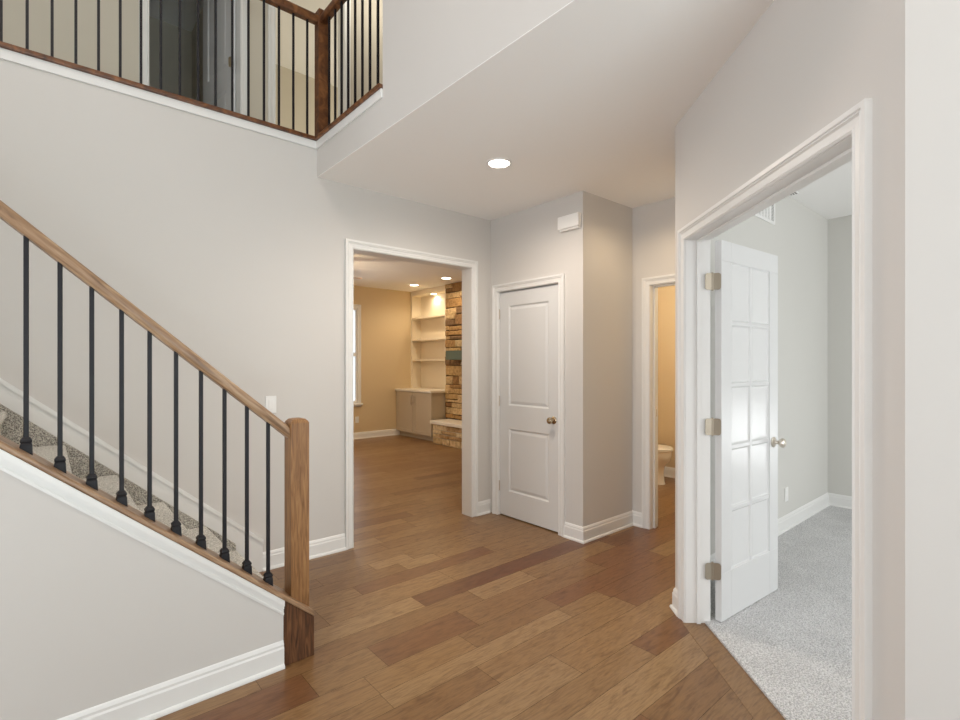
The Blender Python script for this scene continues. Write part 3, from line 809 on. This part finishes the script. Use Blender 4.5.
m = MB(); m.box(5.17 - 5.5, 5.535 - 5.5, 4.9 - 6.2, 7.27 - 6.2, 0, .345); m.build('hearth_core', M['cab'], fp)
stones('hearth_stone', 'x', 5.17, 4.9, 7.27, .0, .345, [srgb(212, 190, 150), srgb(196, 172, 130), srgb(180, 152, 112), srgb(220, 202, 168)], .06, .13, .02)
m = MB(); m.box(5.115 - 5.5, 5.53 - 5.5, 4.9 - 6.2, 7.30 - 6.2, .346, .405); m.build('hearth_slab', M['counter'], fp, bevel=.008)
m = MB(); m.box(5.33 - 5.5, 5.56 - 5.5, 5.0 - 6.2, 7.12 - 6.2, 1.465, 1.625); m.build('mantel', M['mantel'], fp, bevel=.006)

# ceiling fan, mostly hidden by the cased opening
point('fan_fill_point', (2.82, 6.75, 2.33), 27, WARM, .1)  # light added at the fan to brighten the living-room ceiling
fn = thing('ceiling_fan', 'dark bladed ceiling fan just showing at the top left of the cased opening', 'ceiling fan', (2.82, 6.75, ZL))
m = MB(); m.lathe([(.001, 0), (.07, 0), (.055, -.05), (.015, -.06), (.013, -.19), (.06, -.20), (.10, -.23), (.10, -.30), (.05, -.33), (.001, -.335)]); m.build('motor_housing', M['bronze'], fn, smooth=True)
m = MB(); m.lathe([(.001, -.335), (.06, -.335), (.11, -.37), (.09, -.42), (.001, -.44)]); m.build('light_bowl', M['plastic'], fn, smooth=True)
for k in range(5):
    a = math.radians(35 + 72 * k)
    Tb = lambda x, y, z: (math.cos(a) * x - math.sin(a) * y, math.sin(a) * x + math.cos(a) * y, z)
    m = MB(); m.add([Tb(*p) for p in ((.14, -.03, -.262), (.2, -.055, -.268), (.58, -.068, -.27), (.62, -.04, -.27), (.62, .05, -.258), (.58, .068, -.256), (.2, .055, -.258), (.14, .03, -.26),
              (.14, -.03, -.256), (.2, -.055, -.262), (.58, -.068, -.264), (.62, -.04, -.264), (.62, .05, -.252), (.58, .068, -.25), (.2, .055, -.252), (.14, .03, -.254))],
              [(7, 6, 5, 4, 3, 2, 1, 0), (8, 9, 10, 11, 12, 13, 14, 15)] + [(i, (i + 1) % 8, 8 + (i + 1) % 8, 8 + i) for i in range(8)])
    m.box(.08, .18, -.012, .012, -.262, -.254, Tb)
    m.build('fan_blade', M['fan'], fn)

# ------------------------------------------------------------------ toilet
tl = thing('toilet', 'white toilet seen through the powder room doorway', 'toilet', (5.42, 2.965, 0))
def ell(cx, cy, rx, ry, z, n_=28, egg=.0):
    r = []
    for i in range(n_):
        t_ = 2 * math.pi * i / n_; s_ = math.sin(t_)
        r.append((cx + rx * math.cos(t_) * (1 - egg * (-s_) * .5), cy + ry * s_, z))
    return r
m = MB(); m.loft([ell(0, .30, .125, .235, 0), ell(0, .30, .118, .225, .03), ell(0, .30, .112, .215, .14), ell(0, .29, .125, .22, .21), ell(0, .25, .165, .245, .28), ell(0, .235, .183, .24, .34), ell(0, .23, .185, .238, .385), ell(0, .23, .15, .20, .386)])
m.build('bowl', M['porcelain'], tl, smooth=True)
m = MB(); m.loft([ell(0, .22, .188, .235, .388), ell(0, .22, .192, .24, .396), ell(0, .22, .190, .238, .405)]); m.build('seat', M['porcelain'], tl, smooth=True)
m = MB(); m.loft([ell(0, .22, .186, .232, .408), ell(0, .22, .190, .238, .415), ell(0, .22, .18, .228, .426), ell(0, .22, .1, .12, .430)]); m.build('lid', M['porcelain'], tl, smooth=True)
m = MB(); m.box(-.2, .2, .49, .72, .40, .76); m.build('tank', M['porcelain'], tl, bevel=.02)
m = MB(); m.box(-.21, .21, .48, .73, .762, .79); m.build('tank_lid', M['porcelain'], tl, bevel=.008)
m = MB(); m.box(-.10, .10, .42, .68, .0, .40); m.build('pedestal', M['porcelain'], tl, bevel=.02)
